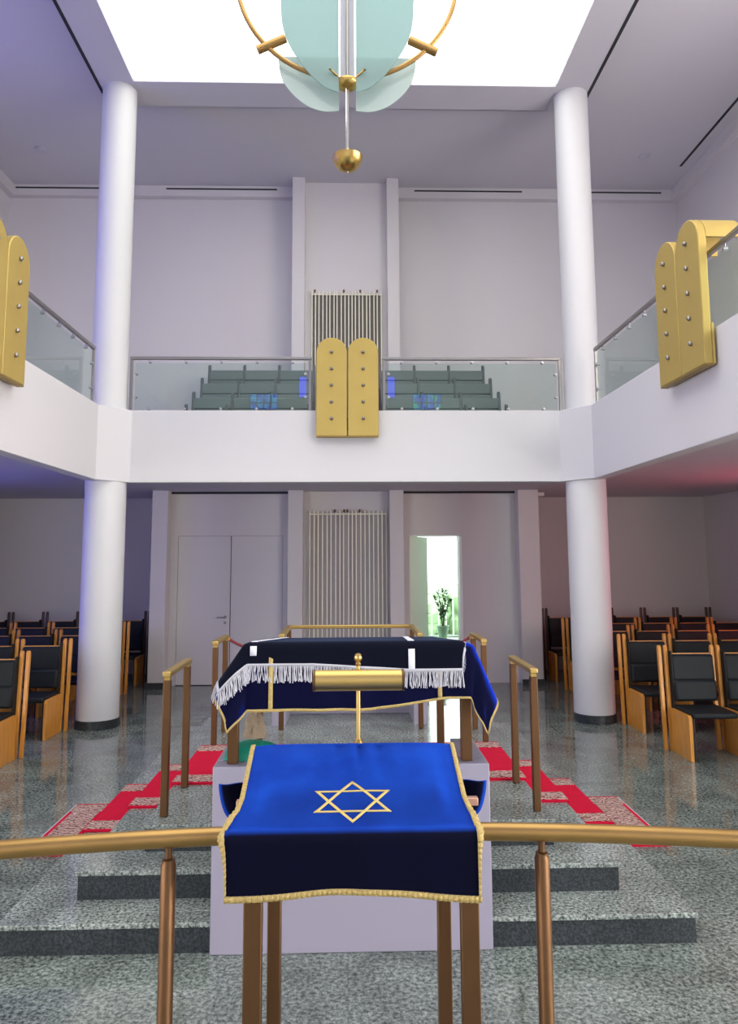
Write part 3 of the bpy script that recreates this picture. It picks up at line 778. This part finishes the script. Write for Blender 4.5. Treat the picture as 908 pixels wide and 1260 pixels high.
# ------------------------------------------------------------------ pews on the ground floor
def pew(sgn, y, n, label, grp):
    x0 = 3.27; pitch = .56
    t = thing('pew', label, 'pew', (sgn*x0, y, 0), grp)
    def bx(a, b): return (sgn*a, sgn*b) if sgn > 0 else (sgn*b, sgn*a)
    last = abs(y-12.8) < .01
    for i in range(n+1):
        for j in (0, 1):
            a = x0+i*pitch+j*.065; xa, xb = bx(a, a+.038)
            h = 1.13 if last else 1.055
            prof = [(y-.010, 0), (y+.028, 0), (y+.095, h-.03), (y+.085, h-.008), (y+.075, h), (y+.06, h-.008), (y+.05, h-.03)]
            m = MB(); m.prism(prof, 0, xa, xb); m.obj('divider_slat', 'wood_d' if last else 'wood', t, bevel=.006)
        if i == n: break
        a = x0+i*pitch+.108; b = x0+(i+1)*pitch-.004; xa, xb = bx(a, b)
        m = MB(); m.box(xa, xb, y-.47, y+.0, .40, .46); m.obj('seat', 'leather', t, bevel=.022, seg=3)
        def tilt(mb):
            mb.v = [(vx, vy+(vz-.45)*.115, vz) for vx, vy, vz in mb.v]; return mb
        tilt(MB().box(xa, xb, y-.070, y+.0, .70, .965)).obj('back_cushion', 'leather', t, bevel=.025, seg=3)
        tilt(MB().box(xa, xb, y-.095, y-.0, .50, .715)).obj('back_cushion', 'leather', t, bevel=.03, seg=3)
        tilt(MB().box(xa, xb, y+.0, y+.014, .50, .972)).obj('back_board', 'wood', t, bevel=.003)
        c = x0+i*pitch+.065; pa, pb = bx(c, c+.036)
        prof = [(y-.46, 0), (y-.035, 0), (y-.035, .43), (y-.43, .43), (y-.46, .40)]
        m = MB(); m.prism(prof, 0, pa, pb); m.obj('side_panel', 'wood', t, bevel=.003)
        pa, pb = bx(c+.036, c+.05)
        m = MB(); m.prism([(p-.004, z) for p, z in prof], 0, pa, pb); m.obj('side_panel', 'leather', t)
        pa, pb = bx(c+.038, c+.050)
        m = MB(); m.prism([(y-.03, 0), (y+.02, 0), (y+.08, 1.0), (y-.02, 1.0), (y-.05, .6)], 0, pa, pb); m.obj('side_pad', 'leather', t)
rank = ['nearest the camera', 'second from the camera', 'third from the camera', 'fourth from the camera', 'last one against the back wall']
for sgn, nm in ((-1, 'left'), (1, 'right')):
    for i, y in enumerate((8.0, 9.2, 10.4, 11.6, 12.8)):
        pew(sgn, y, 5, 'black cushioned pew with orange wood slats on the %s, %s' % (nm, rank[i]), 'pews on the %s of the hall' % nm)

# pews on the gallery tiers
rk = ['front row right behind the glass', 'second row up', 'third row up', 'topmost row against the wall']
for sgn, nm in ((-1, 'left'), (1, 'right')):
    for i, (ty, tz) in enumerate(TIER):
        y = ty+.42; x0, x1 = .53, 2.2; n = 3; pitch = (x1-x0)/n; zt = (3.99, 4.275, 4.625, 4.98)[i]
        t = thing('gallery_pew', 'grey pew on the gallery %s of the tablets, %s' % (nm, rk[i]), 'pew', (sgn*(x0+x1)/2, y, tz), 'pews on the gallery')
        for j in range(n+1):
            a = x0+j*pitch; xa, xb = sorted((sgn*(a-.02), sgn*(a+.02)))
            m = MB(); m.prism([(y-.30, tz+.003), (y+.09, tz+.003), (y+.09, zt+.07), (y+.06, zt+.10), (y+.02, zt+.07), (y-.02, tz+.58), (y-.27, tz+.5)], 0, xa, xb); m.obj('divider', 'greyrail', t, bevel=.008)
        xa, xb = sorted((sgn*x0, sgn*x1))
        MB().box(xa, xb, y-.4, y+.02, tz+.33, tz+.42).obj('seat', 'leather_g', t, bevel=.02)
        MB().box(xa, xb, y+.0, y+.07, tz+.45, zt-.17).obj('back_cushion', 'leather_g', t, bevel=.02)
        MB().box(xa, xb, y+.01, y+.085, zt-.17, zt).obj('head_rest', 'leather_g', t, bevel=.02)

# ------------------------------------------------------------------ tube radiators
def radiator(x0, x1, y, z0, z1, n, label, valves):
    t = thing('tube_radiator', label, 'radiator', ((x0+x1)/2, y, z0), 'vertical tube radiators')
    rnd = random.Random(int(z1*100))
    for i in range(n):
        x = x0+(x1-x0)*i/(n-1)+rnd.uniform(-.007, .007)
        MB().tube([(x, y, z0), (x, y, z1)], .0095 if z0 > 2 else .0085, 8).obj('tube', 'radiator', t)
    MB().tube([(x0-.02, y+.02, z1-.05), (x1+.02, y+.02, z1-.05)], .012, 8).obj('header', 'radiator', t)
    MB().tube([(x0-.02, y+.02, z0+.05), (x1+.02, y+.02, z0+.05)], .012, 8).obj('header', 'radiator', t)
    MB().box(x0-.005, x1+.005, y+.045, y+.055, z0, z1-.03).obj('shade_plate', 'taupe' if z0 > 2 else 'taupe2', t)  # added plate, its darker tone paints the shade between the tubes
    for x in valves: MB().lathe([(0, -.03), (.016, -.02), (.016, .02), (0, .03)], (x, y-.01, z1+.0), 10).obj('valve', 'bronze', t)
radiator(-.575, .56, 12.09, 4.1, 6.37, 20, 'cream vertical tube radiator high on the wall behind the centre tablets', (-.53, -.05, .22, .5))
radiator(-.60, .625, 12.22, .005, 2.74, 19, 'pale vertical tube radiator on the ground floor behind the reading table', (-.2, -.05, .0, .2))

# ------------------------------------------------------------------ doors, vestibule and plant
for i, (x0, x1) in enumerate(((-2.715, -1.878), (-1.866, -1.045))):
    d = struct(MB().box(x0, x1, 12.31, 12.35, .01, DZ-.004).obj('door_%d' % (i+1), 'lowwall', bevel=.002))
    if i == 0:
        m = MB(); m.tube([(-1.95, 12.31, 1.06), (-1.95, 12.26, 1.06), (-2.07, 12.26, 1.06)], .010, 10)
        m.lathe([(0, -.01), (.025, -.008), (.025, .0), (0, 0)], (-1.95, 12.31, 1.06), 14, axis=1); m.lathe([(0, -.01), (.022, -.008), (.022, .0), (0, 0)], (-1.95, 12.31, .97), 14, axis=1)
        m.obj('door_handle', 'steel', d)
m = MB(); m.box(-2.72, -1.04, 12.36, 12.5, 0, DZ); struct(m.obj('door_gap_shade', 'dark'))  # dark block filling the doorway, paints the shade in the door gaps
# open leaf
a = math.radians(64)
hx, hy = 1.012, 12.34
def leafpt(u, w, z): return (hx+u*math.cos(a)-w*math.sin(a), hy+u*math.sin(a)+w*math.cos(a), z)
m = MB(); m.add([leafpt(0,0,.01), leafpt(.84,0,.01), leafpt(.84,.045,.01), leafpt(0,.045,.01), leafpt(0,0,DZ-.02), leafpt(.84,0,DZ-.02), leafpt(.84,.045,DZ-.02), leafpt(0,.045,DZ-.02)],
   [(3,2,1,0),(4,5,6,7),(0,1,5,4),(1,2,6,5),(2,3,7,6),(3,0,4,7)])
d = struct(m.obj('door_3', 'doorp', bevel=.002))
m = MB(); m.tube([leafpt(.76, 0, 1.05), leafpt(.76, -.05, 1.05), leafpt(.64, -.05, 1.05)], .010, 10); m.tube([leafpt(.76, .045, 1.05), leafpt(.76, .10, 1.05), leafpt(.66, .10, 1.05)], .010, 10)
m.obj('door_handle', 'steel', d)
m = MB(); m.box(1.815, 1.86, 12.29, 12.56, 0, DZ); m.box(1.0, 1.86, 12.29, 12.56, DZ-.02, DZ); struct(m.obj('trim_%d' % k, 'jamb', bevel=.002)); k += 1
# vestibule
m = MB(); m.box(.55, 3.06, 12.55, 15.0, -.15, 0); struct(m.obj('floor_vestibule', 'step'))
m = MB(); m.box(.45, .55, 12.55, 15.0, 0, 3.0); m.box(3.06, 3.2, 12.55, 15.0, 0, 3.0); m.box(.55, 3.2, 14.9, 15.0, 0, .42); m.box(.55, 3.2, 14.9, 15, 2.75, 3.0); struct(m.obj('wall_vestibule', 'jamb'))
m = MB(); m.box(.45, 3.3, 12.55, 15.0, 3.0, 3.1); struct(m.obj('ceiling_vestibule', 'jamb'))
MBp = MB(); MBp.box(.55, 3.2, 14.945, 14.955, .46, 2.72); w = struct(MBp.obj('window_2', 'pane'))
m = MB()
for x in (.56, 1.35, 2.28, 3.17): m.box(x-.03, x+.03, 14.92, 14.98, .42, 2.75)
m.box(.55, 3.2, 14.92, 14.98, .42, .48); m.box(.55, 3.2, 14.92, 14.98, 2.62, 2.75)
m.obj('window_frame', 'jamb', w)
m = MB(); m.box(.55, 3.2, 14.55, 14.93, .40, .44); m.obj('window_sill', 'jamb', w)
m = MB(); m.box(-10, 14, 15.0, 60, -.3, -.1); struct(m.obj('ground_outside', 'lawn'))
t = thing('garden_fence', 'pale upright garden fence seen through the open doorway', 'fence', (2.2, 18, -.1))
m = MB(); m.box(.5, 5, 17.98, 18.02, 1.15, 1.2); m.box(.5, 5, 17.98, 18.02, .1, .15); m.obj('fence_rails', 'jamb', t)
for i in range(22): MB().box(.6+i*.17, .63+i*.17, 17.985, 18.015, -.1, 1.2).obj('baluster', 'jamb', t)
# hedge outside
m = MB(); rnd = random.Random(3)
m.grid(lambda u, v: (u, 21+.35*math.sin(u*5)+.2*math.sin(v*9+u*3), v+.15*math.sin(u*3.1)), lin(-2, 9, 60), lin(-.1, 1.0, 10))
tag(m.obj('hedge', 'lawn', solid=.5), 'pale green hedge beyond the fence outside the doorway', 'hedge')
# potted plant
px, py = 1.83, 14.73
t = thing('potted_plant', 'leafy potted plant on the sill in the bright doorway', 'plant', (px, py, .44))
MB().lathe([(.0, .445), (.075, .445), (.10, .58), (.115, .66), (.125, .665), (.125, .685), (.105, .685), (.1, .65)], (px, py, 0), 28).obj('pot', 'pot', t)
MB().lathe([(.0, .652), (.1, .652)], (px, py, 0), 20).obj('soil', 'soil', t)
m = MB(); lf_ = MB()
for i in range(5):
    an = i*1.3; sx, sy = .03*math.cos(an), .03*math.sin(an); H = rnd.uniform(.45, .78)
    tip = (px+sx*4.2*(1 if i % 2 else 1.4), py+sy*3, .66+H)
    pts = [(px+sx*.3, py+sy*.3, .65), (px+sx*1.5, py+sy, .66+H*.5), tip]
    m.tube(pts, [.007, .005, .003], 6)
    for j in range(44):
        u = rnd.uniform(.25, 1); b = Vector(pts[1]).lerp(Vector(pts[2]), (u-.5)*2) if u > .5 else Vector(pts[0]).lerp(Vector(pts[1]), u*2)
        d = Vector((rnd.uniform(-1, 1), rnd.uniform(-1, 1), rnd.uniform(-.2, 1))).normalized(); s_ = d.cross(Vector((0, 0, 1))).normalized()
        L = rnd.uniform(.05, .09); w_ = L*.28
        n_ = s_.cross(d)*.004
        lf_.add([b, b+d*L*.5+s_*w_+n_, b+d*L, b+d*L*.5-s_*w_+n_, b+d*L*.5-n_*2], [(0, 1, 4), (1, 2, 4), (2, 3, 4), (3, 0, 4)])
m.obj('stem', 'stem', t); lf_.obj('foliage', 'leaf', t)

# ------------------------------------------------------------------ chandelier
CX, CY = .008, 6.2
t = thing('chandelier', 'large glass and brass chandelier hanging below the skylight', 'chandelier', (CX, CY, ZS))
MB().tube([(CX, CY, 5.48), (CX, CY, ZS+.05)], .012, 12).obj('rod', 'steel', t)
MB().tube([(CX-.012, CY-.03, 5.5), (CX-.012, CY-.03, 6.12)], .004, 8).obj('cable', 'chrome', t)
prof = [(.0, -.135), (.015, -.132), (.06, -.118), (.10, -.085), (.125, -.04), (.132, .0), (.126, .0), (.118, -.038), (.095, -.078), (.0, -.11)]
bo = MB().lathe(prof, (CX, CY, 5.445), 40).obj('brass_bowl', 'brass', t)
MB().lathe([(.0, 5.46), (.02, 5.47), (.03, 5.49), (.012, 5.52), (.01, 5.54)], (CX, CY, 0), 20).obj('bowl_collar', 'brass', t)
MB().lathe([(0, 5.295), (.008, 5.3), (.008, 5.315), (0, 5.32)], (CX, CY, 0), 12).obj('bowl_tip', 'chrome', t)
m = MB(); m.lathe([(0, -.055), (.05, -.05), (.092, -.018), (.098, .0), (.098, .018), (.05, .028), (.045, .045), (0, .05)], (CX, CY, 6.125), 32)
for an in (0, PI): m.tube([(CX+.07*math.cos(an), CY-.05, 6.15), (CX+.22*math.cos(an)*.68, CY-.09, 6.20)], .008, 8); m.lathe([(0, -.014), (.014, 0), (0, .014)], (CX+.15*math.cos(an), CY-.09, 6.20), 10)
m.obj('hub', 'brass', t)
MB().box(CX-.062, CX+.062, CY+.02, CY+.05, 6.10, 7.9).obj('centre_body', 'greyglass', t, bevel=.004)
# hoop
pts = [(CX+.98*math.cos(2*PI*i/72), CY-.02, 7.136+.98*math.sin(2*PI*i/72)) for i in range(73)]
MB().tube(pts, .021, 10, cap=False).obj('hoop', 'rail', t)
def plate(arc, y, mat, s, zmid):
    # arc: lower outline from the inner edge outwards; mirrored upwards about zmid
    lo = arc; up = [(x, 2*zmid-z) for x, z in reversed(arc)]
    poly = [(CX+s*x, z) for x, z in lo+up]
    m = MB(); m.prism(poly, 1, y, y+.012); return m.obj('glass_plate', mat, t)
def smooth_arc(cp, n=6):
    out = []
    for i in range(len(cp)-1):
        p0 = cp[max(i-1, 0)]; p1 = cp[i]; p2 = cp[i+1]; p3 = cp[min(i+2, len(cp)-1)]
        for j in range(n):
            u = j/n
            out.append(tuple(.5*(2*p1[q]+(p2[q]-p0[q])*u+(2*p0[q]-5*p1[q]+4*p2[q]-p3[q])*u*u+(3*p1[q]-p0[q]-3*p2[q]+p3[q])*u**3) for q in (0, 1)))
    out.append(cp[-1]); return out
A1 = smooth_arc([(.075, 5.913), (.20, 5.905), (.33, 5.945), (.45, 6.03), (.55, 6.15), (.60, 6.28), (.615, 6.42)])
A2 = smooth_arc([(.075, 6.01), (.20, 6.06), (.33, 6.18), (.44, 6.33), (.53, 6.50), (.575, 6.66), (.59, 6.9)])
for s in (-1, 1):
    m = MB(); poly = [(CX+s*x, z) for x, z in A1] + [(CX+s*.075, 6.42)]
    m.prism(poly, 1, CY+.06, CY+.072); m.obj('glass_plate', 'frost', t)
    plate(A2, CY-.06, 'teal', s, 7.1)
    a0 = Vector((CX+s*.545, CY-.03, 6.50)); a1 = Vector((CX+s*.79, CY-.02, 6.42))
    MB().tube([a0+Vector((0, 0, .03)), a1+Vector((0, 0, .0))], .038, 16).obj('socket', 'rail', t)
# ceiling spots
for x, y, lb in ((-4.73, 11.19, 'left'), (4.72, 11.19, 'right')):
    t = thing('ceiling_downlight', 'small round recessed downlight in the %s part of the high ceiling' % lb, 'light', (x, y, ZC))
    MB().lathe([(.095, ZC-.012), (.10, ZC-.004), (.10, ZC+.01), (.06, ZC+.01), (.075, ZC-.012)], (x, y, 0), 28).obj('trim_ring', 'greyglass', t)
    MB().lathe([(0, ZC-.034), (.05, ZC-.032), (.078, ZC-.022), (.088, ZC+.001)], (x, y, 0), 28).obj('lens', 'greyglass', t)
for x, y, lb in ((-5.0, 9.5, 'left'), (4.5, 9.6, 'right')):
    t = thing('gallery_downlight', 'small flat downlight under the gallery on the %s' % lb, 'light', (x, y, ZG))
    MB().lathe([(.08, ZG-.008), (.085, ZG-.002), (.085, ZG+.01), (.05, ZG+.01)], (x, y, 0), 24).obj('trim_ring', 'greyglass', t)
    MB().lathe([(0, ZG-.004), (.07, ZG-.004)], (x, y, 0), 24).obj('lens', 'lens', t)

# ------------------------------------------------------------------ world, camera, colour
w = bpy.data.worlds.new('sky'); sc.world = w; w.use_nodes = True
bg = w.node_tree.nodes['Background']; bg.inputs[0].default_value = (.93, 1, .97, 1); bg.inputs[1].default_value = 5.0
cam = bpy.data.cameras.new('camera'); co = bpy.data.objects.new('camera', cam); COL.objects.link(co)
F = 930.0
cam.sensor_fit = 'VERTICAL'; cam.sensor_height = 36; cam.lens = F/1260*36
cam.shift_y = -56/1260; cam.clip_end = 200; cam.clip_start = .05
pitch = math.atan(112/F); yaw = -math.atan(27/F); roll = math.radians(-.3)
co.matrix_world = Matrix.Translation((0, 0, 1.99)) @ Matrix.Rotation(yaw, 4, 'Z') @ Matrix.Rotation(PI/2+pitch, 4, 'X') @ Matrix.Rotation(roll, 4, 'Z')
sc.camera = co
sc.view_settings.view_transform = 'Standard'; sc.view_settings.look = 'None'
sc.view_settings.exposure = -0.18; sc.view_settings.gamma = 1.0; sc.view_settings.use_curve_mapping = False
sc.cycles.use_denoising = True
sc.cycles.max_bounces = 10; sc.cycles.diffuse_bounces = 6; sc.cycles.transparent_max_bounces = 16
sc.cycles.sample_clamp_indirect = 6
